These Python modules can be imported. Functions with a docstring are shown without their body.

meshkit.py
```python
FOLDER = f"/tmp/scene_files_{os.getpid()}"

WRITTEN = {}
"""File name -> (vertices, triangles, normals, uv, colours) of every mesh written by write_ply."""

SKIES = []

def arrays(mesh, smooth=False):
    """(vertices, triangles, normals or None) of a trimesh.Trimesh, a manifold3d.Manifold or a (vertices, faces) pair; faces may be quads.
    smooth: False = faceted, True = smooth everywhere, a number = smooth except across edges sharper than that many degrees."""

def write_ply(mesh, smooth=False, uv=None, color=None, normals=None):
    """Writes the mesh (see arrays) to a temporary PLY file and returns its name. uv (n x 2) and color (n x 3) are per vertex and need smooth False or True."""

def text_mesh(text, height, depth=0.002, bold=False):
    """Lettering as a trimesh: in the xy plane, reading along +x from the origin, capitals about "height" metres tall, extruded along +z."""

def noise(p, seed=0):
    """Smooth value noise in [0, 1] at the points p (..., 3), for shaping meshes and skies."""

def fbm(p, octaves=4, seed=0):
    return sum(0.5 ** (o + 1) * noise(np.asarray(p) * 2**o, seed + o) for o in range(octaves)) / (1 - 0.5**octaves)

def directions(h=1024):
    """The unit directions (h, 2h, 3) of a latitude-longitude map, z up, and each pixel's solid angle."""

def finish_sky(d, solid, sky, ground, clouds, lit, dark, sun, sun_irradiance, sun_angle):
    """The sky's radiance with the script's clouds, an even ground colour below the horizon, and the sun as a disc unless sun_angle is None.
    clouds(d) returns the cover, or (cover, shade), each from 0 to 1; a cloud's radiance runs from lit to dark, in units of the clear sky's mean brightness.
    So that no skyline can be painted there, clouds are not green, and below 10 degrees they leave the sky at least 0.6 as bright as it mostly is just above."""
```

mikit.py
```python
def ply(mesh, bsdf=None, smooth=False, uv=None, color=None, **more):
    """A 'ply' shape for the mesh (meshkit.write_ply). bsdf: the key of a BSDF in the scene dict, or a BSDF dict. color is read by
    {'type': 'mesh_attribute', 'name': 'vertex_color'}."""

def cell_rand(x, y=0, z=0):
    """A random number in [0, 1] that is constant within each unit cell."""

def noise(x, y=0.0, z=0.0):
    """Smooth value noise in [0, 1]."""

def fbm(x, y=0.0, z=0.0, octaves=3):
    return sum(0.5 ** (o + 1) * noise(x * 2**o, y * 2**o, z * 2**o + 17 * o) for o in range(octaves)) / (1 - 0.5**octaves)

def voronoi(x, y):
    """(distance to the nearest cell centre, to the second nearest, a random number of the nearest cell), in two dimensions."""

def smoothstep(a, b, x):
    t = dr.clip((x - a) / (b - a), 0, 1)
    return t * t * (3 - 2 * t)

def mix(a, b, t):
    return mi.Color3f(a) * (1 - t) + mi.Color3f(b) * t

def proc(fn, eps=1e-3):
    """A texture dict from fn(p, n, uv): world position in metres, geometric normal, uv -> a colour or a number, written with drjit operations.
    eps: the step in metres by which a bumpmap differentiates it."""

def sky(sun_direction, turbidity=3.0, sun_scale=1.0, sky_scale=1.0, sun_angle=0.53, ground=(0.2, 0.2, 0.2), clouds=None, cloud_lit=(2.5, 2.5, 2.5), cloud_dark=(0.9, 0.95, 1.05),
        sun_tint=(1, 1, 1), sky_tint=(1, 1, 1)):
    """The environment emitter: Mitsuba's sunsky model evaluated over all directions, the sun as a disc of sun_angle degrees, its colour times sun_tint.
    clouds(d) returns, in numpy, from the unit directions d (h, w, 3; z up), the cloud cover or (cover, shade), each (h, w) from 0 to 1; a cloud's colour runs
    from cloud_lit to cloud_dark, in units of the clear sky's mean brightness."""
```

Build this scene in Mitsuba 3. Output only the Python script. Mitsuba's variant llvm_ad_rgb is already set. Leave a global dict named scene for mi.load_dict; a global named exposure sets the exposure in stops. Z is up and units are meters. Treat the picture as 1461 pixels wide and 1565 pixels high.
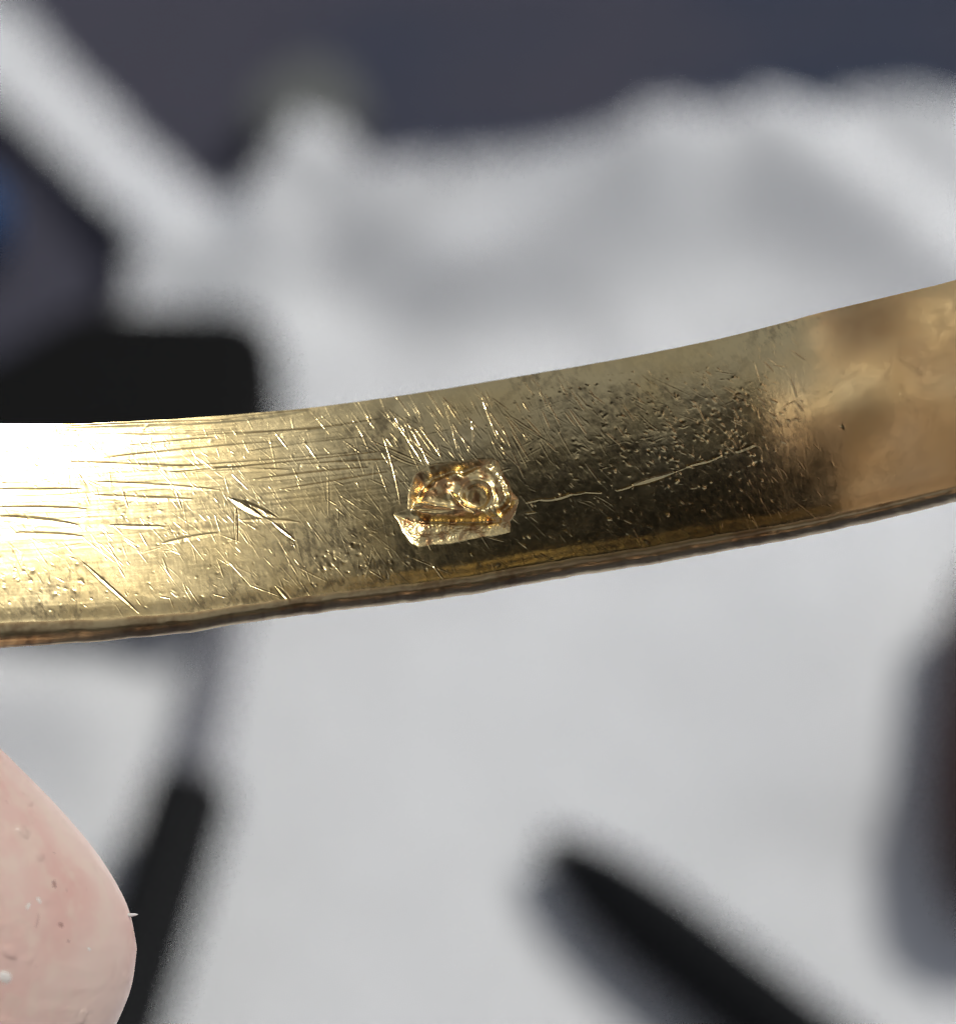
import math, random
import numpy as np, trimesh, manifold3d, mitsuba as mi, drjit as dr
import mikit, meshkit
from shapely.geometry import Polygon, Point, LineString
import shapely
from scipy.interpolate import PchipInterpolator
from mitsuba import ScalarTransform4f as T

random.seed(7)
rng = np.random.default_rng(11)

# ---------------------------------------------------------------- scale, camera, light
# Drawn in millimetres of the real bangle. MM is the length of one of those millimetres in scene units: a macro of a 0.1 mm deep punch mark at true size falls
# below the renderer's ray offsets, so the whole place is built at ten times its size.
MM = 0.01
PHI = math.radians(60.0)          # the phone looks down at the cloth this steeply
D_BAND, D_CLOTH = 90.0, 210.0     # camera to band, camera to cloth, along the view axis
CAM = np.array([0.0, -D_CLOTH * math.cos(PHI), D_CLOTH * math.sin(PHI)])
RIGHT = np.array([1.0, 0, 0])
FWD = np.array([0, math.cos(PHI), -math.sin(PHI)])
UP = np.array([0, math.sin(PHI), math.cos(PHI)])
FOCUS = CAM + D_BAND * FWD        # origin of the hand-held things: x right, y up, z towards the camera

scene = {'type': 'scene'}
labels = {}
exposure = 1.0
scene['camera'] = {
    'type': 'thinlens', 'fov': 2 * math.degrees(math.atan(10.75 / D_BAND)), 'fov_axis': 'x',
    'aperture_radius': 1.2 * MM, 'focus_distance': 89.0 * MM, 'near_clip': 0.5 * MM, 'far_clip': 200.0,
    'to_world': T().look_at(origin=list(CAM * MM), target=list((CAM + FWD) * MM), up=list(UP)),
}
SUN = [0.42, 0.315, 0.851]
scene['sky'] = mikit.sky(SUN, turbidity=3, sun_angle=5, sun_scale=0.75, sun_tint=(0.86, 1.0, 1.22), clouds=lambda d: 0.5 + 0.3 * meshkit.fbm(d * 3.0, 4, 3), cloud_lit=(1.7, 1.7, 1.7), ground=(0.25, 0.25, 0.25))

# ---------------------------------------------------------------- helpers
def held(p):
    """Points given in the hand's frame (mm) to scene units."""
    p = np.asarray(p, float)
    return (FOCUS + p[..., :1] * RIGHT + p[..., 1:2] * UP - p[..., 2:3] * FWD) * MM


def sm(a, b, x):
    t = np.clip((x - a) / (b - a), 0, 1)
    return t * t * (3 - 2 * t)


def tag(key, label=None, category=None, group=None, kind=None):
    labels[key] = {k: v for k, v in dict(label=label, category=category, group=group, kind=kind).items() if v}


def obj(key, v, f, bsdf, smooth=True, uv=None):
    scene[key] = mikit.ply((v, f), bsdf, smooth=smooth, uv=uv)


def grid_faces(nu, nv, wrap_u=False, wrap_v=False):
    i, j = np.meshgrid(np.arange(nu if wrap_u else nu - 1), np.arange(nv if wrap_v else nv - 1), indexing='ij')
    a, b = i * nv + j, ((i + 1) % nu) * nv + j
    c, d = ((i + 1) % nu) * nv + (j + 1) % nv, i * nv + (j + 1) % nv
    return np.stack([a, b, c, d], -1).reshape(-1, 4)


def tri(q):
    return np.vstack([q[:, [0, 1, 2]], q[:, [0, 2, 3]]])


def compact(v, f, *more):
    used = np.unique(f)
    new = np.zeros(len(v), int)
    new[used] = np.arange(len(used))
    return (v[used], new[f], *[m[used] for m in more])


# ---------------------------------------------------------------- materials
def gold_patina(s, t):
    """Amount of dark tarnish on the inner face, at s along and t across it (mm): stains with a grain of their own."""
    g1 = mikit.fbm(s * 0.9 + 31, t * 1.1 + 7, 0, 4)
    g2 = mikit.fbm(s * 4.2 + 3, t * 4.6 + 11, 2, 4)
    g3 = mikit.noise(s * 16 + 5, t * 17 + 2, 4)
    return g1, g2, g3


def face_colour(p, n, uv):
    s, t = mi.Float(uv.x), mi.Float(uv.y)
    g1, g2, g3 = gold_patina(s, t)
    grain = mikit.fbm(s * 15 + t * 6, t * 7 - s * 3, 8, 4)
    where = mikit.smoothstep(0.38, 0.62, mikit.fbm(s * 0.55 + 3, t * 0.9 + 20, 5, 2))
    film = mikit.smoothstep(0.40, 0.68, grain * 0.5 + g2 * 0.5) * (0.7 + 0.6 * g3) * (0.2 + 0.8 * where) * mikit.smoothstep(9.4, 6.6, s + (g2 - 0.5) * 3)
    metal = mikit.mix((0.90, 0.74, 0.41), (0.85, 0.64, 0.29), g1)
    return mikit.mix(metal, (0.16, 0.12, 0.075), dr.clip(0.6 * film, 0, 0.85))


def face_rough(p, n, uv):
    s, t = mi.Float(uv.x), mi.Float(uv.y)
    g1, g2, g3 = gold_patina(s, t)
    brushed = mikit.smoothstep(0.5, -4.5, s + (g2 - 0.5) * 4)
    return 0.155 + 0.10 * brushed + 0.005 * mikit.smoothstep(5.5, 9.5, s) + 0.04 * (g3 - 0.5) + 0.07 * (g2 - 0.5)


scene['gold_face'] = {'type': 'twosided', 'bsdf': {'type': 'principled', 'base_color': mikit.proc(face_colour), 'roughness': mikit.proc(face_rough), 'metallic': 1.0}}


def rim_colour(p, n, uv):
    g = mikit.fbm(uv.x * 1.3, uv.y * 3.0, 1, 4)
    h = mikit.fbm(uv.x * 7, uv.y * 9, 3, 3)
    return mikit.mix((0.82, 0.62, 0.32), (0.46, 0.29, 0.14), mikit.smoothstep(0.3, 0.8, g * 0.6 + h * 0.4))


scene['gold_rim'] = {'type': 'twosided', 'bsdf': {'type': 'principled', 'base_color': mikit.proc(rim_colour), 'roughness': 0.30, 'metallic': 1.0}}


def mark_colour(p, n, uv):
    g = mikit.fbm(uv.x * 5, uv.y * 5, 1, 3)
    return mikit.mix((0.92, 0.71, 0.34), (0.50, 0.29, 0.13), mikit.smoothstep(0.42, 0.72, g))


scene['gold_mark'] = {'type': 'twosided', 'bsdf': {'type': 'principled', 'base_color': mikit.proc(mark_colour), 'roughness': 0.31, 'metallic': 1.0}}

# ---------------------------------------------------------------- the cloth below, the dark fabric under it
def fabric_weave(p):
    x, y = mi.Float(p.x) / MM, mi.Float(p.y) / MM
    return 0.5 + 0.25 * dr.sin(x * 9.0) * dr.sin(y * 9.0) + 0.5 * (mikit.noise(x * 3, y * 3) - 0.5)


def navy_colour(p, n, uv):
    x, y = mi.Float(p.x) / MM, mi.Float(p.y) / MM
    g = mikit.fbm(x * 0.05, y * 0.06, 3, 3)
    w = fabric_weave(p)
    c = mikit.mix((0.036, 0.046, 0.078), (0.062, 0.061, 0.085), mikit.smoothstep(0.35, 0.65, g))
    return c * (0.75 + 0.5 * w)


scene['navy_fabric'] = {'type': 'principled', 'base_color': mikit.proc(navy_colour), 'roughness': 0.85, 'specular': 0.3}


def white_colour(p, n, uv):
    x, y = mi.Float(p.x) / MM, mi.Float(p.y) / MM
    return mi.Color3f(0.80, 0.81, 0.825) * (0.94 + 0.12 * fabric_weave(p) * mikit.noise(x * 0.4, y * 0.4, 5))


scene['white_fabric'] = {'type': 'twosided', 'bsdf': {'type': 'principled', 'base_color': mikit.proc(white_colour), 'roughness': 0.7, 'specular': 0.35, 'sheen': 0.2}}


def ground_height(x, y):
    q = np.stack([x * 0.02, y * 0.025, 0 * x], -1)
    return -2.0 + 3.0 * (meshkit.fbm(q, 3, 5) - 0.5)


gx = np.concatenate([np.linspace(-6000, -160, 24), np.linspace(-150, 150, 101), np.linspace(160, 6000, 24)])
X, Y = np.meshgrid(gx, gx, indexing='ij')
Z = ground_height(X, Y) * np.exp(-(X**2 + Y**2) / 400**2) - 1.0
obj('ground', np.stack([X, Y, Z], -1).reshape(-1, 3) * MM, tri(grid_faces(len(gx), len(gx))), 'navy_fabric')
tag('ground', kind='structure')

# the white cloth: a sheet with folds, its outline cut at the top left
CLOTH = [(-31.73, 36.29), (-27.91, 34.89), (-24.76, 31.66), (-20.08, 26.22), (-16.64, 22.01), (-13.81, 18.31), (-12.12, 18.09), (-10.98, 19.61), (-9.6, 22.23), (-7.6, 21.7), (-6.3, 19.39), (-1.81, 19.17), (3.57, 19.39), (8.98, 20.04), (12.62, 21.7), (16.27, 22.67), (20.64, 23.33), (25.02, 23.77), (35.26, 24.88), (40.86, 7.36), (34.55, -58.6), (-0.87, -72.7), (-36.36, -58.6), (-46.04, 3.3), (-32.39, 5.73), (-25.52, 7.36), (-21.79, 9.63), (-19.12, 12.77), (-18.72, 15.73), (-19.37, 18.31), (-22.04, 21.57), (-25.14, 25.33), (-31.41, 31.66)]
FOLDS = [  # ((line), height, half width uphill side, half width other side)
    ([(-6.01, 11.51), (-0.37, 13.4), (5.34, 16.59), (9.69, 19.61), (13.02, 22.89)], 2.8, 1.8, 2.4),
    ([(12.65, 22.89), (16.2, 20.92), (20.39, 17.88), (25.92, 14.03), (30.61, 10.67)], 2.9, 1.9, 3.6),
    ([(-14.32, 17.23), (-6.1, 17.88), (1.06, 18.31), (8.24, 18.96), (15.11, 20.48), (26.38, 21.79), (35.12, 23.11)], 2.0, 4.0, 6.0),
    ([(-15.44, 18.74), (-11.18, 20.48), (-6.12, 18.74)], 2.6, 2.0, 2.4),
    ([(-31.19, -9.97), (-23.05, -11.66), (-16.37, -11.85)], 2.6, 3.0, 4.0),
    ([(-19.44, 20.04), (-17.18, 17.45), (-14.27, 15.73), (-8.2, 14.88)], 2.0, 2.5, 4.0),
    ([(17.81, -0.69), (20.26, -6.54), (20.89, -14.08), (19.54, -21.36)], 1.2, 5.0, 9.0),
]


EDGE_LINE = np.array([(-13.81, 18.31), (-11.17, 20.04), (-8.32, 21.7), (-6.13, 19.52), (-1.81, 19.26), (3.58, 19.48), (8.98, 20.13), (12.62, 21.79), (16.27, 22.76), (20.65, 23.42), (25.02, 23.86), (35.26, 24.88)])


def dense(line, n=120):
    l = LineString(line)
    return np.array([l.interpolate(k / (n - 1), normalized=True).coords[0] for k in range(n)])


def cloth_height(x, y):
    z = 1.6 * (meshkit.fbm(np.stack([x * 0.035, y * 0.04, 0 * x], -1), 3, 9) - 0.5)
    wr = meshkit.fbm(np.stack([x * 0.10 + y * 0.05, y * 0.13 - x * 0.04, 0 * x], -1), 2, 31)
    z = z - 3.2 * np.abs(wr - 0.5) * sm(-16, 12, y)
    for line, h, wa, wb in FOLDS:
        c = dense(line)
        dx, dy = x[..., None] - c[:, 0], y[..., None] - c[:, 1]
        d2 = dx * dx + dy * dy
        k = d2.argmin(-1)
        dmin = np.sqrt(np.take_along_axis(d2, k[..., None], -1)[..., 0])
        tan = np.gradient(c, axis=0)
        side = np.take_along_axis(dx, k[..., None], -1)[..., 0] * tan[k, 1] - np.take_along_axis(dy, k[..., None], -1)[..., 0] * tan[k, 0]
        w = np.where(side > 0, wb, wa)
        fade = sm(0, 1, np.minimum(k, len(c) - 1 - k) / 30.0)
        z = np.maximum(z, -5) + h * fade * np.exp(-(dmin / w) ** 2)
    edge = np.interp(x, EDGE_LINE[:, 0], EDGE_LINE[:, 1])
    return z + 4.4 * np.clip((9.0 - (edge - y)) / 9.0, 0, 1.05) ** 1.7 * sm(-14.5, -11.0, x)      # the far edge stands up a little


poly = Polygon(CLOTH).buffer(1.5).buffer(-1.5)
step = 0.8
cx, cy = np.arange(-62, 62, step), np.arange(-84, 66, step)
X, Y = np.meshgrid(cx, cy, indexing='ij')
inside = shapely.contains_xy(poly, X, Y)
v = np.stack([X, Y, cloth_height(X, Y)], -1).reshape(-1, 3)
q = grid_faces(len(cx), len(cy))
q = q[inside.reshape(-1)[q].sum(1) >= 3]
bound = poly.exterior
out = np.unique(q[~inside.reshape(-1)[q]])
for i in out:   # pull the stragglers on to the outline
    pnt = bound.interpolate(bound.project(Point(v[i, 0], v[i, 1])))
    v[i, :2] = pnt.x, pnt.y
v, f = compact(v, tri(q))
m = trimesh.Trimesh(v, f, process=False)
low = v - [0, 0, 0.35]
e = m.edges[trimesh.grouping.group_rows(m.edges_sorted, require_count=1)]
n = len(v)
walls = np.vstack([np.stack([e[:, 1], e[:, 0], e[:, 0] + n], 1), np.stack([e[:, 1], e[:, 0] + n, e[:, 1] + n], 1)])
obj('white_cloth', np.vstack([v, low]) * MM, np.vstack([f, f[:, ::-1] + n, walls]), 'white_fabric', smooth=50)
tag('white_cloth', 'creased white cloth filling the blurred background, with a narrow strip running to the upper left', 'cloth')

# ---------------------------------------------------------------- things lying on the cloth
scene['black_leather'] = {'type': 'principled', 'base_color': {'type': 'rgb', 'value': [0.003, 0.003, 0.003]}, 'roughness': 0.7, 'specular': 0.15}
scene['black_plastic'] = {'type': 'principled', 'base_color': {'type': 'rgb', 'value': [0.003, 0.0035, 0.0045]}, 'roughness': 0.55, 'specular': 0.15}
scene['grey_plastic'] = {'type': 'principled', 'base_color': {'type': 'rgb', 'value': [0.22, 0.22, 0.24]}, 'roughness': 0.5, 'specular': 0.4}
scene['maroon_leather'] = {'type': 'principled', 'base_color': {'type': 'rgb', 'value': [0.045, 0.018, 0.016]}, 'roughness': 0.6, 'specular': 0.3}
scene['blue_cotton'] = {'type': 'principled', 'base_color': {'type': 'rgb', 'value': [0.02, 0.07, 0.19]}, 'roughness': 0.8, 'specular': 0.2}


def rounded_slab(outline, z0, z1, rnd=1.0, corner=2.0):
    """A cushion of the outline with rounded upper and lower edges."""
    p0 = Polygon(outline).buffer(-corner).buffer(corner, quad_segs=8)
    rings = []
    for k in range(9):
        a = math.pi * k / 8
        off, z = rnd * (math.sin(a) - 1), (z0 + rnd - rnd * math.cos(a) if k < 4 else z1 - rnd - rnd * math.cos(a)) if k != 4 else (z0 + z1) / 2
        rings.append((off, z))
    hulls = None
    base = [np.array(p0.buffer(off - 1e-4).exterior.coords)[:-1] for off, z in rings]
    layers = []
    for (off, z), c in zip(rings, base):
        l = LineString(np.vstack([c, c[:1]]))
        # one count of points for every layer, matched by direction from the middle
        mid = np.array(p0.centroid.coords[0])
        ang = np.linspace(-math.pi, math.pi, 160, endpoint=False)
        far = [LineString([mid, mid + 500 * np.array([math.cos(t), math.sin(t)])]).intersection(l) for t in ang]
        pts = np.array([(g.coords[0] if g.geom_type == 'Point' else list(g.geoms)[-1].coords[0]) for g in far])
        layers.append(np.column_stack([pts, np.full(len(pts), z)]))
    v = np.vstack([np.array([[*mid, z0]]), *layers, np.array([[*mid, z1]])])
    nl, na = len(layers), 160
    q = grid_faces(nl, na, wrap_v=True) + 1
    i = np.arange(na)
    f = np.vstack([tri(q)[:, ::-1], np.stack([np.zeros(na, int), (i + 1) % na + 1, i + 1], 1), np.stack([np.full(na, nl * na + 1), (nl - 1) * na + 1 + i, (nl - 1) * na + 1 + (i + 1) % na], 1)])
    return v, f


def lathe(p0, p1, profile, seg=40):
    """Turned body from p0 to p1; profile: (share of the length, radius)."""
    p0, p1 = np.array(p0, float), np.array(p1, float)
    ax = p1 - p0
    L = np.linalg.norm(ax)
    ax /= L
    a = np.cross(ax, [0, 0, 1.0] if abs(ax[2]) < 0.9 else [1.0, 0, 0]); a /= np.linalg.norm(a)
    b = np.cross(a, ax)
    t = np.linspace(0, 2 * math.pi, seg, endpoint=False)
    ring = np.cos(t)[:, None] * a + np.sin(t)[:, None] * b
    v = np.vstack([p0 + ax * L * k + r * ring for k, r in profile])
    f = tri(grid_faces(len(profile), seg, wrap_v=True))
    return v, f


Z_C = 1.5
v, f = rounded_slab([(-20.74, 7.75), (-9.93, 7.51), (-10.26, 1.47), (-10.9, -6.97), (-32.53, -6.22), (-32.32, -0.48)], 0.5, 9.0, 1.6, 3.0)
obj('black_case', v * MM, f, 'black_leather', smooth=40)
tag('black_case', 'blurred black case with a rounded corner behind the left end of the gold bangle', 'case')

(ax_, ay_), (bx_, by_) = [(-13.98, -17.71), (-17.85, -33.07)]
v, f = lathe((ax_, ay_, 4.2), (bx_, by_, 4.2), [(0, 0.02), (0, 1.6), (0.02, 2.05), (0.06, 2.2), (1.0, 2.35), (1.0, 0.02)])
obj('grey_stemmed_pen__barrel', v * MM, f, 'black_plastic', smooth=40)
(cx_, cy_) = [(-12.57, -6.82)][0]
v, f = lathe((cx_, cy_, 2.6), (ax_, ay_, 4.0), [(0, 0.02), (0, 0.7), (0.03, 0.9), (1.0, 1.05), (1.0, 0.02)])
obj('grey_stemmed_pen__stem', v * MM, f, 'grey_plastic', smooth=40)
tag('grey_stemmed_pen', 'blurred black bar with a thin grey stem, standing out below the bangle beside the fingertip', 'pen')
tag('grey_stemmed_pen__stem', 'thin grey stem at the upper end')

(ax_, ay_), (bx_, by_) = [(3.32, -19.9), (17.55, -32.93)]
v, f = lathe((ax_, ay_, 1.9), (bx_, by_, 2.6), [(0, 0.02), (0.0, 0.35), (0.02, 0.8), (0.08, 1.35), (0.2, 1.9), (0.36, 2.2), (1.0, 2.3), (1.0, 0.02)])
obj('tapered_pen', v * MM, f, 'black_plastic', smooth=40)
tag('tapered_pen', 'blurred black pen with a tapered tip lying diagonally at the lower right', 'pen')

v, f = rounded_slab([(23.91, -7.17), (23.16, -11.59), (22.35, -17.32), (22.46, -21.86), (23.48, -24.6), (26.19, -25.62), (31.54, -24.26), (33.18, -4.55), (27.03, -4.17)], 0.0, 8.0, 3.0, 3.0)
obj('maroon_pouch', v * MM, f, 'maroon_leather', smooth=40)
tag('maroon_pouch', 'blurred dark reddish brown pouch at the right edge of the picture', 'pouch')

scene['grey_felt'] = {'type': 'principled', 'base_color': {'type': 'rgb', 'value': [0.13, 0.135, 0.13]}, 'roughness': 0.9, 'specular': 0.2}
v, f = rounded_slab([(-12.26, 27.12), (-9.93, 29.15), (-7.35, 28.25), (-6.03, 25.33), (-6.72, 22.89), (-9.44, 23.33), (-12.33, 22.89), (-13.82, 24.22)], -2.0, 1.6, 1.2, 2.0)
obj('grey_scrap', v * MM, f, 'grey_felt', smooth=40)
tag('grey_scrap', 'small blurred grey scrap of fabric at the far edge of the white cloth', 'scrap')

v, f = rounded_slab([(-31.41, 21.35), (-26.86, 20.7), (-25.49, 18.74), (-26.25, 16.59), (-31.01, 15.73)], -2.0, 2.0, 0.9, 1.5)
obj('blue_cotton_pad', v * MM, f, 'blue_cotton', smooth=40)
tag('blue_cotton_pad', 'blurred bright blue patch of cloth at the upper left edge', 'cloth')

# ---------------------------------------------------------------- the bangle
R, W = 29.0, 4.508
TH, ROLL = 0.27545, 0.14345
RR = np.array([math.cos(ROLL), math.sin(ROLL), 0])
UU = np.array([-math.sin(ROLL), math.cos(ROLL), 0])
BB = np.array([0, 0, 1.0])
N0 = math.cos(TH) * BB + math.sin(TH) * UU       # inner normal in the middle of the stretch in view
AX = math.cos(TH) * UU - math.sin(TH) * BB       # axis of the ring
CEN = np.array([-0.2936, 0.73, 0]) + R * N0

FINE = 11.9
s_f = np.arange(-FINE, FINE, 0.0155)
s_c = np.linspace(FINE, 2 * math.pi * R - FINE, 131)[:-1]
S1 = np.concatenate([s_f, s_c])
NT = 300
K1 = np.linspace(1, -1, NT)                       # across: +1 upper edge, -1 lower edge
view = lambda s: np.where(np.abs((s + math.pi * R) % (2 * math.pi * R) - math.pi * R) < FINE, 1.0, 0.0)
ss = (S1 + math.pi * R) % (2 * math.pi * R) - math.pi * R
top_off = np.interp(ss, [-30, -10.6, -8.6, -6.2, -3.3, -1, 1.8, 2.5, 6.1, 8.6, 11, 30], [0, .10, 0, -.045, -.085, -.045, 0, -.005, 0, .075, .01, 0])
bot_off = np.interp(ss, [-30, -10.6, -6.6, -5.2, -3.3, -.2, 1.7, 5.4, 8, 10.9, 30], [0, -.02, -.075, .005, .06, .03, .09, .025, -.05, -.06, 0])
jag = 0.05 * (meshkit.fbm(np.stack([S1 * 2.2, 0 * S1, 0 * S1], -1), 4, 21) - 0.5)
EDGE_T, EDGE_B = W / 2 + top_off + 0.3 * jag, -W / 2 + bot_off + jag

S, KK = np.meshgrid(S1, K1, indexing='ij')
SS = np.meshgrid(ss, K1, indexing='ij')[0]
TT = EDGE_B[:, None] + (EDGE_T - EDGE_B)[:, None] * (KK + 1) / 2
NF = len(s_f)
Sf, Tf = S[:NF], TT[:NF]
H = np.zeros_like(S)                              # relief, mm towards the ring's middle
Hf = H[:NF]
P2 = lambda a, b, seed, o=3: meshkit.fbm(np.stack([Sf * a, Tf * b, 0 * Sf], -1), o, seed) - 0.5
left = sm(1.0, -4.0, Sf)
upper = sm(-1.3, 0.3, Tf)
right_end = sm(5.2, 9.5, Sf)
worn = 1 - right_end
Hf += 0.030 * P2(0.35, 0.5, 1, 2) + 0.006 * P2(2.2, 2.4, 2) * worn
Hf += 0.0034 * P2(0.7, 19, 3, 2) * left * (0.3 + 0.7 * upper)          # brushed along the band
Hf += 0.0013 * P2(20, 1.8, 4, 2) * worn * sm(2.0, -0.5, Tf) * 0.8      # brushed across
Hf += 0.0009 * P2(13, 13, 5, 3) * worn * (0.4 + 0.6 * sm(-4, 1, Sf))
Hf += 0.0006 * P2(7, 8, 6, 3) * worn + 0.13 * right_end * P2(0.38, 0.5, 77, 1)
Hf += -0.012 * Tf**2 * (1 - 0.5 * right_end)
Hf += -0.035 * (1 - 0.8 * right_end) * sm(0.72, 1.0, KK[:NF]) ** 2 - 0.02 * sm(-0.8, -1.0, KK[:NF]) ** 2   # the face rolls over towards its edges


def window(s0, s1, t0, t1):
    i0, i1 = np.searchsorted(s_f, [s0, s1])
    j = np.nonzero((K1 * W / 2 <= t1 + 0.15) & (K1 * W / 2 >= t0 - 0.15))[0]
    if i1 <= i0 or len(j) == 0:
        return None
    return slice(i0, i1), slice(j[0], j[-1] + 1)


def groove(p0, p1, w, depth, bend=0.0, burr=0.35, taper=True, plough=False):
    p0, p1 = np.array(p0, float), np.array(p1, float)
    m = 3.5 * w + abs(bend)
    wn = window(min(p0[0], p1[0]) - m, max(p0[0], p1[0]) + m, min(p0[1], p1[1]) - m, max(p0[1], p1[1]) + m)
    if wn is None:
        return
    a, b = Sf[wn] - p0[0], Tf[wn] - p0[1]
    L = np.linalg.norm(p1 - p0) + 1e-9
    u = (p1 - p0) / L
    k = (a * u[0] + b * u[1]) / L
    d = a * -u[1] + b * u[0] - bend * 4 * k * (1 - k)
    kc = np.clip(k, 0, 1)
    over = np.abs(k - kc) * L
    ww = w * (np.sqrt(np.clip(4 * kc * (1 - kc), 0.06, 1)) if taper else 1)
    g = np.exp(-(d**2 + over**2) / ww**2)
    g2 = np.exp(-((np.abs(d) - 1.7 * ww) ** 2 + over**2) / (0.8 * ww) ** 2)
    if plough:      # the tool leaned over: a broad wall that faces the upper edge, a steep one opposite
        if u[0] < 0:
            d = -d
        x = d / ww
        g = np.where(x > 0.55, np.clip(1 - (x - 0.55) / 0.9, 0, 1), np.clip((x + 1.3) / 1.85, 0, 1)) * np.exp(-(over / (0.6 * w)) ** 2)
        g2 = np.exp(-((x + 1.5) / 0.5) ** 2 - (over / w) ** 2)
    Hf[wn] += depth * (burr * g2 - g)


def dimple(p, r, depth, e=1.0, ang=0.0):
    wn = window(p[0] - 3 * r * e, p[0] + 3 * r * e, p[1] - 3 * r * e, p[1] + 3 * r * e)
    if wn is None:
        return
    a, b = Sf[wn] - p[0], Tf[wn] - p[1]
    c, s = math.cos(ang), math.sin(ang)
    Hf[wn] += depth * np.exp(-((a * c + b * s) / (r * e)) ** 2 - ((b * c - a * s) / r) ** 2)


# the long strokes along the band at its left end
for p0, p1, w, h in zip(
        [(-8.879, 1.349), (-10.419, 0.764), (-8.199, 0.819), (-8.307, 0.519), (-10.487, 0.13), (-10.161, -0.263), (-8.021, -0.202), (-5.086, -0.325), (-6.9, -0.697), (-4.678, 0.589), (-5.104, 0.138), (-10.462, 0.356), (-7.366, 1.64), (-7.989, 1.374), (-6.561, 0.931), (-6.017, 1.768), (-4.744, 1.262), (-4.409, 1.569), (-4.122, 0.299), (-5.237, 2.087), (-7.43, 1.09), (-4.2, 0.865), (-8.785, 2.191), (-7.625, 1.967)],
        [(-3.919, 0.741), (-8.629, 0.676), (-5.527, 0.425), (-6.167, 0.267), (-8.823, -0.136), (-8.707, -0.416), (-6.856, -0.319), (-3.853, -0.501), (-5.707, -0.572), (-2.159, 0.578), (-4.348, -0.324), (-8.563, 0.214), (-2.615, 1.647), (-4.129, 1.431), (-1.744, 0.913), (-2.918, 1.606), (-2.065, 1.297), (-1.716, 1.688), (-1.735, 0.415), (-3.299, 2.119), (-2.109, 0.96), (-1.549, 0.7), (-4.649, 2.03), (-4.971, 1.828)],
        [.045, .05, .035, .045, .06, .05, .035, .04, .04, .04, .06, .04, .04, .045, .035, .04, .03, .04, .03, .04, .03, .03, .04, .035],
        [.007] * 24):
    groove(p0, p1, w * 1.15, h * rng.uniform(.7, 1.3), bend=rng.uniform(-.03, .03), plough=True, burr=.1)
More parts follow.
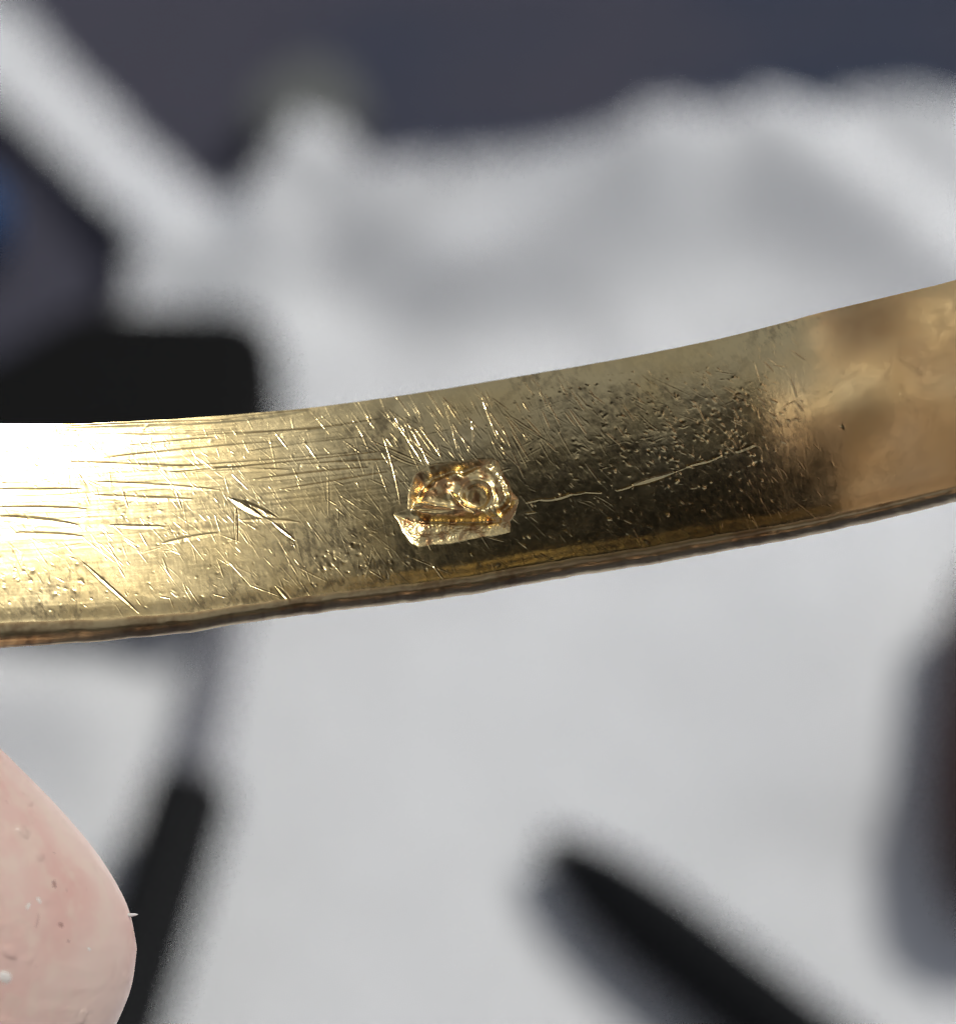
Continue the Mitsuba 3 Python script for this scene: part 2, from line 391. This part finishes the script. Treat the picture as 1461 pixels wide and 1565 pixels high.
groove(*[(-8.772, -0.989), (-7.637, -2.231)], .03, .010, plough=True)
groove(*[(-5.288, 0.202), (-4.64, -0.293)], .06, .016, plough=True, burr=.1)
groove(*[(-4.396, -0.472), (-3.978, -0.901)], .03, .010, plough=True)
groove(*[(-4.517, -1.912), (-4.216, -2.325)], .028, .012)
groove(*[(-8.519, 0.869), (-8.617, -0.27)], .09, .0025)
groove(*[(-5.181, -0.008), (-5.268, -0.843)], .02, .012)
# the long cut from the mark towards the right
cut = [(1.299, -0.746), (1.601, -0.719), (1.966, -0.764), (2.301, -0.714), (2.641, -0.727), (2.973, -0.801), (3.299, -0.814), (3.726, -0.754), (4.218, -0.662), (4.64, -0.635), (4.98, -0.564), (5.403, -0.541), (5.744, -0.472), (6.138, -0.446), (6.539, -0.378)]
for k, (a, b) in enumerate(zip(cut[:-1], cut[1:])):
    if k in (5, 12):
        continue
    groove(a, b, rng.uniform(.014, .030), rng.uniform(.003, .011), taper=k % 3 == 0, plough=True, burr=.25, bend=rng.uniform(-.02, .02))
groove(cut[7], cut[9], .04, .012, plough=True)
# fans of steep fine scratches above and left of the mark
for _ in range(150):
    x, y = rng.normal(0.2, 1.5), rng.uniform(0.2, 2.1)
    L, th = rng.uniform(0.25, 0.9), math.radians(rng.normal(-66, 9))
    groove((x - L / 2 * math.cos(th), y - L / 2 * math.sin(th)), (x + L / 2 * math.cos(th), y + L / 2 * math.sin(th)), rng.uniform(.011, .018), rng.uniform(.0018, .0058))
for p0, p1 in zip([(-1.693, 1.295), (-1.423, 1.649), (-2.0, 1.226), (-1.13, 1.609), (-1.671, 0.903), (-1.07, 1.164), (-0.858, 1.414), (-0.126, 1.308), (0.334, 1.394), (0.638, 1.972), (-0.534, 2.15)],
                  [(-1.512, -0.358), (-0.868, 0.451), (-0.835, 0.477), (-0.71, 0.304), (-0.985, 0.467), (-0.562, 0.516), (-0.483, 0.659), (-0.064, 0.675), (0.278, 0.779), (0.906, 0.68), (-0.251, 1.483)]):
    groove(p0, p1, .018, .006, bend=rng.uniform(-.04, .04))
for _ in range(950):   # general wear
    x, y = rng.uniform(-11.5, 8.0), rng.uniform(-2.1, 2.1)
    if x > 0.5 and rng.uniform() < 0.55:
        continue
    L, th = rng.exponential(0.22) + 0.06, math.radians(rng.choice([-60, -50, -75, 85, 10, -35], p=[.3, .2, .2, .1, .1, .1]) + rng.normal(0, 10))
    groove((x, y), (x + L * math.cos(th), y + L * math.sin(th)), rng.uniform(.010, .017), rng.uniform(.0008, .0034))
for _ in range(520):   # knocks and pits
    x, y = rng.uniform(-11.5, 7.6), rng.uniform(-2.15, 2.2)
    if x > 0.5 and rng.uniform() < 0.5:
        continue
    dimple((x, y), rng.uniform(.012, .028), rng.choice([-1, 1], p=[.6, .4]) * rng.uniform(.001, .005), rng.uniform(1, 2.2), rng.uniform(0, 3.1))
for c, n, sp, rr in (((-9.9, -1.55), 40, (0.9, .25), .034), ((-2.6, -1.55), 46, (.7, .3), .035), ((2.6, 1.85), 40, (.8, .16), .026), ((5.9, .2), 40, (.5, .6), .035), ((4.2, -.2), 60, (1.4, .8), .03)):
    for _ in range(n):
        dimple((rng.normal(c[0], sp[0]), rng.normal(c[1], sp[1])), rng.uniform(.4, 1) * rr, rng.choice([-1, 1]) * rng.uniform(.0025, .0075), rng.uniform(1, 1.8), rng.uniform(0, 3.1))


for _ in range(620):   # hairlines, most of them steep, all over the worn stretch
    x, y = rng.uniform(-7.0, 8.0), rng.uniform(-2.1, 2.2)
    if x > 6.4 and rng.uniform() < (x - 6.4) / 1.6:
        continue
    L, th = rng.exponential(0.35) + 0.12, math.radians(rng.choice([-62, -48, -76, 12], p=[.45, .25, .2, .1]) + rng.normal(0, 7))
    groove((x, y), (x + L * math.cos(th), y + L * math.sin(th)), rng.uniform(.009, .013), rng.uniform(.0004, .0018), bend=rng.normal(0, .02))
for _ in range(260):
    dimple((rng.normal(4.6, 1.7), rng.normal(0.3, 1.0)), rng.uniform(.010, .018), -rng.uniform(.002, .006), rng.uniform(1.6, 5), math.radians(rng.normal(-55, 25)))


# the punched mark: a sunk field with a raised head-like figure, a round eye and a groove under it
def sdist(pts, line):
    """Signed distance to the polygon, inside positive."""
    pl = Polygon(pts)
    i0, i1 = np.searchsorted(s_f, [-3.0, 2.2])
    a, b = Sf[i0:i1], Tf[i0:i1]
    d = np.full(a.shape, -9.0)
    near = (a > pl.bounds[0] - .8) & (a < pl.bounds[2] + .8) & (b > pl.bounds[1] - .8) & (b < pl.bounds[3] + .8)
    g = shapely.points(a[near], b[near])
    dd = shapely.distance(g, pl.exterior)
    d[near] = np.where(shapely.contains_xy(pl, a[near], b[near]), dd, -dd)
    return slice(i0, i1), d


FIELD = [(-1.675, -0.583), (-1.353, -0.503), (-1.31, -0.185), (-1.07, 0.278), (-0.766, 0.436), (-0.243, 0.453), (0.201, 0.433), (0.671, 0.391), (0.792, 0.295), (0.856, 0.005), (1.014, -0.453), (1.123, -0.625), (1.027, -0.887), (0.862, -1.107), (0.826, -1.363), (0.366, -1.368), (-0.169, -1.38), (-0.499, -1.408), (-0.938, -1.376), (-1.234, -1.381), (-1.371, -1.301), (-1.515, -1.051)]
FIGURE = [(-1.303, -0.572), (-1.175, -0.28), (-0.963, -0.032), (-0.697, 0.178), (-0.481, 0.24), (-0.266, 0.286), (-0.035, 0.236), (0.302, 0.309), (0.667, 0.361), (0.76, 0.175), (0.847, -0.055), (0.962, -0.507), (0.917, -0.716), (0.736, -0.841), (0.557, -0.952), (0.331, -0.978), (-0.019, -0.941), (-0.426, -0.881), (-0.86, -0.803), (-1.145, -0.717)]
wn, df = sdist(FIELD, None)
rough_m = P2(7, 7, 40, 4)[wn]
lip = meshkit.fbm(np.stack([Sf[wn] * 5, Tf[wn] * 5, 0 * Sf[wn]], -1), 3, 44) - 0.5
wall = 0.24 + 0.24 * sm(-0.62, -0.95, Tf[wn] + 0.07 * Sf[wn])
sunk = np.clip((df + 0.05 * lip + 0.01) / wall, 0, 1)
sunk = 0.6 * sunk + 0.4 * sunk * sunk * (3 - 2 * sunk)
saw = (Sf[wn] / 0.13 + 5.0 * lip + 1.5 * rough_m + 0.9 * Tf[wn]) % 1.0
low = sm(-0.72, -0.95, Tf[wn] + 0.07 * Sf[wn])
Hm = -0.21 * sunk - 0.016 * (saw - np.where(saw > 0.8, (saw - 0.8) * 5, 0)) * low * sm(0, 0.1, df)
_, dg = sdist(FIGURE, None)
Hm += 0.17 * sm(-0.02, 0.15, dg + 0.07 * rough_m)
Hm += 0.035 * (meshkit.fbm(np.stack([Sf[wn] * 3.5, Tf[wn] * 3.5, 0 * Sf[wn]], -1), 2, 41) - 0.5) * sm(0, 0.15, df) + 0.014 * (meshkit.fbm(np.stack([Sf[wn] * 10, Tf[wn] * 10, 0 * Sf[wn]], -1), 2, 46) - 0.5) * sm(0, 0.1, df)
Hf[wn] = Hf[wn] * (1 - sm(-0.02, .1, df) * 0.8) + Hm
EYE = [(0.201, -0.419)][0]
eye_r = np.hypot(Sf - EYE[0], (Tf - EYE[1]) * 1.05)
Hf += (-0.10 + 0.16 * (Tf - EYE[1])) * sm(0.33, 0.21, eye_r) + 0.045 * np.exp(-((eye_r - 0.40) / 0.07) ** 2)
dimple([(-0.397, -0.02)][0], .10, .055, 1.5, .6)
dimple([(-0.501, -0.237)][0], .13, .05, 1.2, 0)
dimple([(-0.335, 0.11)][0], .08, -.07, 1.6, -.7)
dimple([(-0.179, 0.165)][0], .09, .05, 1.2, .3)
dimple([(0.785, -0.494)][0], .09, .05, 2.4, 1.9)
dimple([(0.636, -0.393)][0], .05, -.06, 3.0, 1.8)
groove(*[(-1.233, -0.489), (-0.395, -0.654)], .045, .03)
groove(*[(-1.1, -0.384), (0.06, -0.799)], .07, -.05, burr=0)
groove(*[(-1.151, -0.762), (0.62, -1.038)], .05, .05, burr=0, taper=False)
groove(*[(-0.287, -0.407), (0.483, -0.956)], .06, -.05, burr=0)
groove(*[(-0.339, -0.245), (-0.067, -0.641)], .035, .045)
groove(*[(-0.884, -0.105), (-0.668, 0.066)], .03, .03)
for q in [(0.29, -0.741), (0.375, -0.77), (0.479, -0.77), (0.587, -0.741), (0.193, -0.695)]:
    dimple(q, .035, .04, 1.3, 1.2)

rho = lambda a: -N0 * np.cos(a)[..., None] + RR * np.sin(a)[..., None]
ring = lambda s, rad, t: CEN + (R + rad)[..., None] * rho(s / R) + AX * np.asarray(t)[..., None]
V = held(ring(S, -H, TT)).reshape(-1, 3)
UV = np.stack([SS, TT], -1).reshape(-1, 2)
Q = grid_faces(len(S1), NT, wrap_u=True)
mark = np.zeros(S.shape, bool)
mk = np.zeros(Sf.shape, bool)
mk[wn] = df > -0.015
mark[:NF] = mk
in_mark = mark.reshape(-1)[Q].all(1)
nrm = meshkit.arrays((V, tri(Q)), True)[2]          # one set of normals, so that the seam round the mark does not show


def piece(key, faces, bsdf):
    v, f, uv, n = compact(V, tri(faces), UV, nrm)
    path = meshkit.write_ply((v, f), True, uv, None, n)
    scene[key] = {'type': 'ply', 'filename': path, 'face_normals': False, 'bsdf': {'type': 'ref', 'id': bsdf}}


piece('gold_bangle__inner_face', Q[~in_mark], 'gold_face')
piece('gold_bangle__hallmark', Q[in_mark], 'gold_mark')
tag('gold_bangle', 'worn gold bangle held across the picture, its scratched inner face stamped with a small hallmark', 'bangle')
tag('gold_bangle__inner_face', 'scratched inner face, bright at the left and tarnished brown at the right')
tag('gold_bangle__hallmark', 'small punched hallmark with a raised head-like figure in a sunk field')

# lower rim: rolls from the inner face round to the outside; outer face and upper rim close the section
THICK = 0.80
sr = np.concatenate([np.arange(-FINE, FINE, 0.05), s_c])
srr = (sr + math.pi * R) % (2 * math.pi * R) - math.pi * R
eb, et = np.interp(srr, ss[np.argsort(ss)], EDGE_B[np.argsort(ss)]), np.interp(srr, ss[np.argsort(ss)], EDGE_T[np.argsort(ss)])
fillet = np.interp(srr, [-40, -10.6, -7.7, -5, 0, 5, 11, 40], [.20, .45, .36, .28, .28, .26, .16, .16])
hb = np.interp(srr, ss[np.argsort(ss)], H[:, -1][np.argsort(ss)])
ht = np.interp(srr, ss[np.argsort(ss)], H[:, 0][np.argsort(ss)])
prof = np.linspace(0, 1, 36)
SR, KR = np.meshgrid(sr, prof, indexing='ij')
wob = 0.022 * (meshkit.fbm(np.stack([SR * 1.5, KR * 4, 0 * SR], -1), 4, 60) - 0.5) * np.sin(KR * math.pi)
PS0 = math.radians(13)
psi = PS0 + np.clip(KR / 0.68, 0, 1) * math.radians(71)
rest = np.clip((KR - 0.68) / 0.32, 0, 1)
rad = -hb[:, None] * (1 - KR) + fillet[:, None] * (math.cos(PS0) - np.cos(psi)) + (THICK - fillet[:, None] * 0.9) * rest
dent = 0.06 * np.clip(meshkit.fbm(np.stack([SR * 2.6, KR * 3, 0 * SR], -1), 3, 63) - 0.62, 0, 1) * np.sin(KR * math.pi)
tt = eb[:, None] - fillet[:, None] * (np.sin(psi) - math.sin(PS0)) * 1.1 - 0.03 * rest * (1 - rest) * 4 + wob + dent
v = held(ring(SR, rad, tt)).reshape(-1, 3)
obj('gold_bangle__rim', v, tri(grid_faces(len(sr), len(prof), wrap_u=True)), 'gold_rim', smooth=True, uv=np.stack([np.meshgrid(srr, prof, indexing='ij')[0], tt], -1).reshape(-1, 2))
last_r, last_t = rad[:, -1], tt[:, -1]
prof2 = np.linspace(0, 1, 22)
SR, KR = np.meshgrid(sr, prof2, indexing='ij')
t_o = last_t[:, None] * (1 - KR) + et[:, None] * KR
r_o = last_r[:, None] * (1 - KR**6) + 0.35 * np.sin(KR * math.pi) + (0.5 * THICK) * KR**6
v1 = np.stack([r_o, t_o], -1)
cap = np.stack([np.interp(np.linspace(0, 1, 8), [0, 1], [0, 1])] * len(sr))
r_c = (0.5 * THICK) * (1 - cap) + (-ht[:, None]) * cap
t_c = et[:, None] + 0.012 * np.sin(cap * math.pi)
rt = np.concatenate([v1, np.stack([r_c, t_c], -1)[:, 1:]], 1)
s2 = np.repeat(sr[:, None], rt.shape[1], 1)
v = held(ring(s2, rt[..., 0], rt[..., 1])).reshape(-1, 3)
obj('gold_bangle__outer_face', v, tri(grid_faces(len(sr), rt.shape[1], wrap_u=True)), 'gold_rim', smooth=True, uv=np.stack([s2, rt[..., 1]], -1).reshape(-1, 2))

# ---------------------------------------------------------------- the phone that takes the picture: the lower half of the band mirrors its back
scene['phone_back'] = {'type': 'principled', 'base_color': {'type': 'rgb', 'value': [0.012, 0.012, 0.014]}, 'roughness': 0.4, 'specular': 0.4}
scene['lens_ring'] = {'type': 'principled', 'base_color': {'type': 'rgb', 'value': [0.10, 0.10, 0.11]}, 'roughness': 0.35, 'metallic': 1.0}
v, f = rounded_slab([(10, -15), (10, 63), (-144, 63), (-144, -15)], 92.5, 100.5, 2.5, 9.0)
obj('phone__body', held(v), f, 'phone_back', smooth=40)
v, f = lathe((0, 0, 92.6), (0, 0, 90.4), [(0, 7.5), (0.85, 7.5), (1.0, 7.2), (1.0, 5.2), (0.5, 5.0), (0.5, 0.02)])
obj('phone__lens', held(v), f, 'lens_ring', smooth=40)
tag('phone', 'black phone held over the bangle, mirrored dark in its inner face', 'phone')

# ---------------------------------------------------------------- the hand
def skin_colour(p, n, uv):
    x, y, z = (mi.Float(c) / MM for c in (p.x, p.y, p.z))
    a = mikit.fbm(x * 0.35, y * 0.35, z * 0.35, 3)
    b = mikit.fbm(x * 2.2, y * 2.2, z * 2.2, 3)
    c = mikit.mix((0.87, 0.66, 0.57), (0.79, 0.49, 0.42), mikit.smoothstep(0.35, 0.75, a))
    c = mikit.mix(c, (0.86, 0.69, 0.57), 0.5 * mikit.smoothstep(0.4, 0.8, b))
    return mikit.mix(c, (0.40, 0.20, 0.17), 0.7 * mikit.smoothstep(0.86, 0.92, mikit.noise(x * 3.7, y * 3.7, z * 3.7)) * mikit.smoothstep(0.55, 0.62, a))


def skin_height(p, n, uv):
    x, y, z = (mi.Float(c) / MM for c in (p.x, p.y, p.z))
    w = mikit.noise(x * 0.5, y * 0.5, z * 0.5)
    ridges = dr.sin((x * 0.5 + y * 0.75 + z * 0.5 + 1.2 * w) * 13.0)
    return MM * (0.003 * ridges + 0.03 * mikit.fbm(x * 1.6, y * 1.6, z * 1.6, 4) + 0.012 * mikit.noise(x * 7, y * 7, z * 7) + 0.018 * mikit.fbm(x * 3, y * 3, z * 3, 3) + 0.05 * mikit.smoothstep(0.80, 0.9, mikit.noise(x * 2.1 + 9, y * 2.1, z * 2.1)))


scene['skin'] = {'type': 'bumpmap', 'bump': mikit.proc(skin_height, eps=0.03 * MM), 'scale': 1.0,
                 'bsdf': {'type': 'principled', 'base_color': mikit.proc(skin_colour), 'roughness': 0.29, 'specular': 0.6, 'flatness': 0.4, 'sheen': 0.2}}


def ball(c, r):
    return manifold3d.Manifold.sphere(r, 28).translate([float(x) for x in c])


def chain(pts):
    out = []
    for (c0, r0), (c1, r1) in zip(pts[:-1], pts[1:]):
        out.append(manifold3d.Manifold.batch_hull([ball(c0, r0), ball(c1, r1)]))
    return out


# visible index finger: swept tip, then knuckles back to the palm
tip = np.array([-7.62, -9.75, 0.6])
stn = [0, .12, .35, .8, 1.3, 2.2, 3.1, 4.2, 5.5, 7.5, 10, 13, 17, 22, 26, 32, 40, 46]
rad_ = [.02, .75, 1.35, 2.15, 2.85, 3.95, 4.95, 5.8, 6.45, 6.95, 7.2, 7.3, 7.35, 7.9, 8.0, 8.0, 8.6, 9.0]
ks = np.linspace(0, 1, 260) ** 2 * 44
rk = PchipInterpolator(stn, rad_)(ks)
rk[0] = 0.02
path_x = -ks
path_y = -0.03 * ks - 0.005 * ks**2
path_z = 0.10 * ks - 0.012 * np.clip(ks - 14, 0, 99) ** 1.5
cen_l = tip + np.stack([path_x, path_y, path_z], -1)
tang = np.gradient(cen_l, axis=0)
tang /= np.linalg.norm(tang, axis=1, keepdims=True)
aa = np.cross(tang, [0, 0, 1.0]); aa /= np.linalg.norm(aa, axis=1, keepdims=True)
bb = np.cross(aa, tang)
ph = np.linspace(0, 2 * math.pi, 128, endpoint=False)
tube = cen_l[:, None] + rk[:, None, None] * (np.cos(ph)[None, :, None] * aa[:, None] * 1.0 + np.sin(ph)[None, :, None] * bb[:, None] * 0.86)
nv = len(tube)
v = np.vstack([tube.reshape(-1, 3), cen_l[:1] - 0 * tang[:1], cen_l[-1:]])
q = tri(grid_faces(nv, 128, wrap_v=True))
i = np.arange(128)
f = np.vstack([q, np.stack([np.full(128, nv * 128), (i + 1) % 128, i], 1), np.stack([np.full(128, nv * 128 + 1), (nv - 1) * 128 + i, (nv - 1) * 128 + (i + 1) % 128], 1)])
fm = trimesh.Trimesh(v, f, process=False)
trimesh.repair.fix_normals(fm)
finger = manifold3d.Manifold(manifold3d.Mesh(np.asarray(fm.vertices, np.float32), np.asarray(fm.faces, np.uint32)))
K = cen_l[-1]
parts = []
palm_c = K + np.array([-30, -22, 2])
knuckles = [K, K + np.array([-3, -19, -3]), K + np.array([-8, -36, -4]), K + np.array([-16, -50, -3])]
wrist = K + np.array([-78, -40, 22])
for k in knuckles:
    parts.append(manifold3d.Manifold.batch_hull([ball(k, 9.5), ball(wrist + (k - K) * 0.45, 15)]))
for a, b in zip(knuckles[:-1], knuckles[1:]):
    parts.append(manifold3d.Manifold.batch_hull([ball(a, 9.5), ball(b, 9.3), ball(wrist, 15), ball(wrist + (b - K) * 0.45, 14)]))
parts += chain([(knuckles[1], 9.3), (knuckles[1] + np.array([38, -2, -6]), 8.2), (knuckles[1] + np.array([50, -3, 18]), 7.2), (knuckles[1] + np.array([34, -2, 32]), 6.2)])
parts += chain([(knuckles[2], 9.0), (knuckles[2] + np.array([34, -4, -4]), 7.8), (knuckles[2] + np.array([44, -5, 20]), 6.9), (knuckles[2] + np.array([26, -3, 32]), 5.9)])
parts += chain([(knuckles[3], 8.4), (knuckles[3] + np.array([26, -4, 0]), 6.9), (knuckles[3] + np.array([32, -4, 18]), 6.0), (knuckles[3] + np.array([18, -3, 27]), 5.2)])
# thumb, laid against the inside of the bangle
thumb_tip = np.array([-28.5, 31.0, 36.0])
parts += chain([(wrist + np.array([12, 22, 14]), 15), (np.array([-62, -20, 40.0]), 11.5), (np.array([-36, -12, 42.0]), 9.4), (np.array([-26.5, 8, 40.0]), 8.6), (np.array([-28.0, 24, 37.5]), 8.2), (thumb_tip, 6.6)])
parts += chain([(wrist, 22), (wrist + np.array([-60, -30, 20]), 26)])
body = manifold3d.Manifold.batch_boolean(parts, manifold3d.OpType.Add).refine_to_length(3.0)
bm = body.to_mesh()
bt = trimesh.Trimesh(bm.vert_properties[:, :3], bm.tri_verts, process=True)
trimesh.smoothing.filter_taubin(bt, iterations=24)
bman = manifold3d.Manifold(manifold3d.Mesh(np.asarray(bt.vertices, np.float32), np.asarray(bt.faces, np.uint32)))
hand = (finger + bman) if bman.volume() > 0 else finger
hm = hand.to_mesh()
obj('person__hand', held(hm.vert_properties[:, :3]), hm.tri_verts, 'skin', smooth=True)
tag('person', 'pink fingertip of a person holding the gold bangle, showing at the lower left', 'person')

# wet flakes of skin on the fingertip, and a bit of lint on its edge
scene['wet_flake'] = {'type': 'principled', 'base_color': {'type': 'rgb', 'value': [0.82, 0.76, 0.70]}, 'roughness': 0.16, 'specular': 0.8, 'clearcoat': 1.0}
scene['white_lint'] = {'type': 'principled', 'base_color': {'type': 'rgb', 'value': [0.82, 0.82, 0.80]}, 'roughness': 0.6}


def flake(p, n, a, b, h, turn):
    p, n = np.array(p), np.array(n) / np.linalg.norm(n)
    u = np.cross(n, [0, 0, 1.0]); u /= np.linalg.norm(u)
    w = np.cross(n, u)
    u, w = u * math.cos(turn) + w * math.sin(turn), w * math.cos(turn) - u * math.sin(turn)
    m_ = trimesh.creation.icosphere(subdivisions=3)
    q_ = np.asarray(m_.vertices)
    bump = 1 + 0.5 * (meshkit.fbm(q_ * 1.6 + a * 90, 3, 4) - 0.5)
    return p - 0.01 * n + (q_[:, :1] * u * a + q_[:, 1:2] * w * b + q_[:, 2:] * n * h * 0.55) * bump[:, None], np.asarray(m_.faces)


for k, (p, n, a, b, h, turn) in enumerate([
        ((-10.06, -9.9, 4.9), (.74, .04, .67), .19, .13, .07, 1.2), ((-9.45, -8.37, 3.8), (.76, .27, .59), .08, .05, .035, .4),
        ((-8.47, -9.53, 2.85), (.82, .09, .57), .09, .05, .03, 1.0), ((-9.65, -8.47, 4.09), (.76, .25, .60), .11, .06, .03, 2.0), ((-8.9, -9.0, 3.3), (.79, .2, .58), .05, .03, .02, .2)]):
    v, f = flake(p, n, a, b, h, turn)
    obj('person__hand__skin_flake' + ('_%03d' % k if k else ''), held(v), f, 'wet_flake', smooth=True)
v, f = lathe((-7.95, -9.0, 1.0), (-7.55, -8.95, 1.06), [(0, .004), (.1, .03), (.5, .05), (.85, .03), (1, .003)], 10)
obj('lint', held(v), f, 'white_lint', smooth=True)
tag('lint', 'tiny white bit of lint sticking out from the edge of the fingertip', 'lint')

# the rest of the person, leaning over the cloth behind the phone: head, neck, and a dark shirt with its left sleeve
E0 = wrist + np.array([-60, -30, 20])
shoulder_l, shoulder_r = np.array([-230, -330, 420.0]), np.array([150, -330, 430.0])
elbow = np.array([-330, -330, 180.0])
hips = np.array([-40, -640, 120.0])
def smoothed(parts, step, n=20):
    m_ = manifold3d.Manifold.batch_boolean(parts, manifold3d.OpType.Add).refine_to_length(step).to_mesh()
    t_ = trimesh.Trimesh(m_.vert_properties[:, :3], m_.tri_verts, process=True)
    trimesh.smoothing.filter_taubin(t_, iterations=n)
    return np.asarray(t_.vertices), np.asarray(t_.faces)
shirt = chain([(E0 + (elbow - E0) * 0.25, 36), (elbow, 48), (shoulder_l, 62)]) + chain([(shoulder_r, 62), (np.array([240, -330, 200.0]), 48), (np.array([140, -120, 170.0]), 34)])
shirt.append(manifold3d.Manifold.batch_hull([ball(shoulder_l, 62), ball(shoulder_r, 62), ball(hips + [-110, 0, 0], 95), ball(hips + [110, 0, 0], 95), ball(np.array([-40, -400, 330.0]), 110)]))
scene['dark_shirt'] = {'type': 'principled', 'base_color': {'type': 'rgb', 'value': [0.03, 0.03, 0.035]}, 'roughness': 0.9, 'specular': 0.2}
v, f = smoothed(shirt, 30.0)
obj('person__shirt', held(v), f, 'dark_shirt', smooth=True)
neck, head = np.array([-40, -270, 440.0]), np.array([-40, -120, 440.0])
hd = chain([(np.array([-40, -330, 420.0]), 60), (neck, 58), (head, 66)])
hd.append(manifold3d.Manifold.batch_hull([ball(head, 74), ball(head + [0, 30, 30], 76), ball(head + [0, -62, -38], 40), ball(head + [0, -20, -50], 50)]))
hd += [manifold3d.Manifold.batch_hull([ball(head + [0, 8, -92], 8), ball(head + [0, -22, -112], 12), ball(head + [0, -20, -88], 14)]), manifold3d.Manifold.batch_hull([ball(head + [78, 0, 0], 10), ball(head + [80, -30, -4], 8), ball(head + [86, -8, 8], 7)]), manifold3d.Manifold.batch_hull([ball(head + [-78, 0, 0], 10), ball(head + [-80, -30, -4], 8), ball(head + [-86, -8, 8], 7)])]
v, f = smoothed(hd, 8.0, 10)
obj('person__head', held(v), f, 'skin', smooth=True)
hair = manifold3d.Manifold.batch_hull([ball(head + [0, 20, 22], 86), ball(head + [0, 48, -12], 72), ball(head + [0, -40, 46], 66)]) - manifold3d.Manifold.batch_hull([ball(head + [0, -40, -110], 72), ball(head + [0, -10, -120], 76)])
scene['dark_hair'] = {'type': 'principled', 'base_color': {'type': 'rgb', 'value': [0.02, 0.014, 0.01]}, 'roughness': 0.6}
hm2 = hair.refine_to_length(10.0).to_mesh()
obj('person__hair', held(hm2.vert_properties[:, :3]), hm2.tri_verts, 'dark_hair', smooth=40)
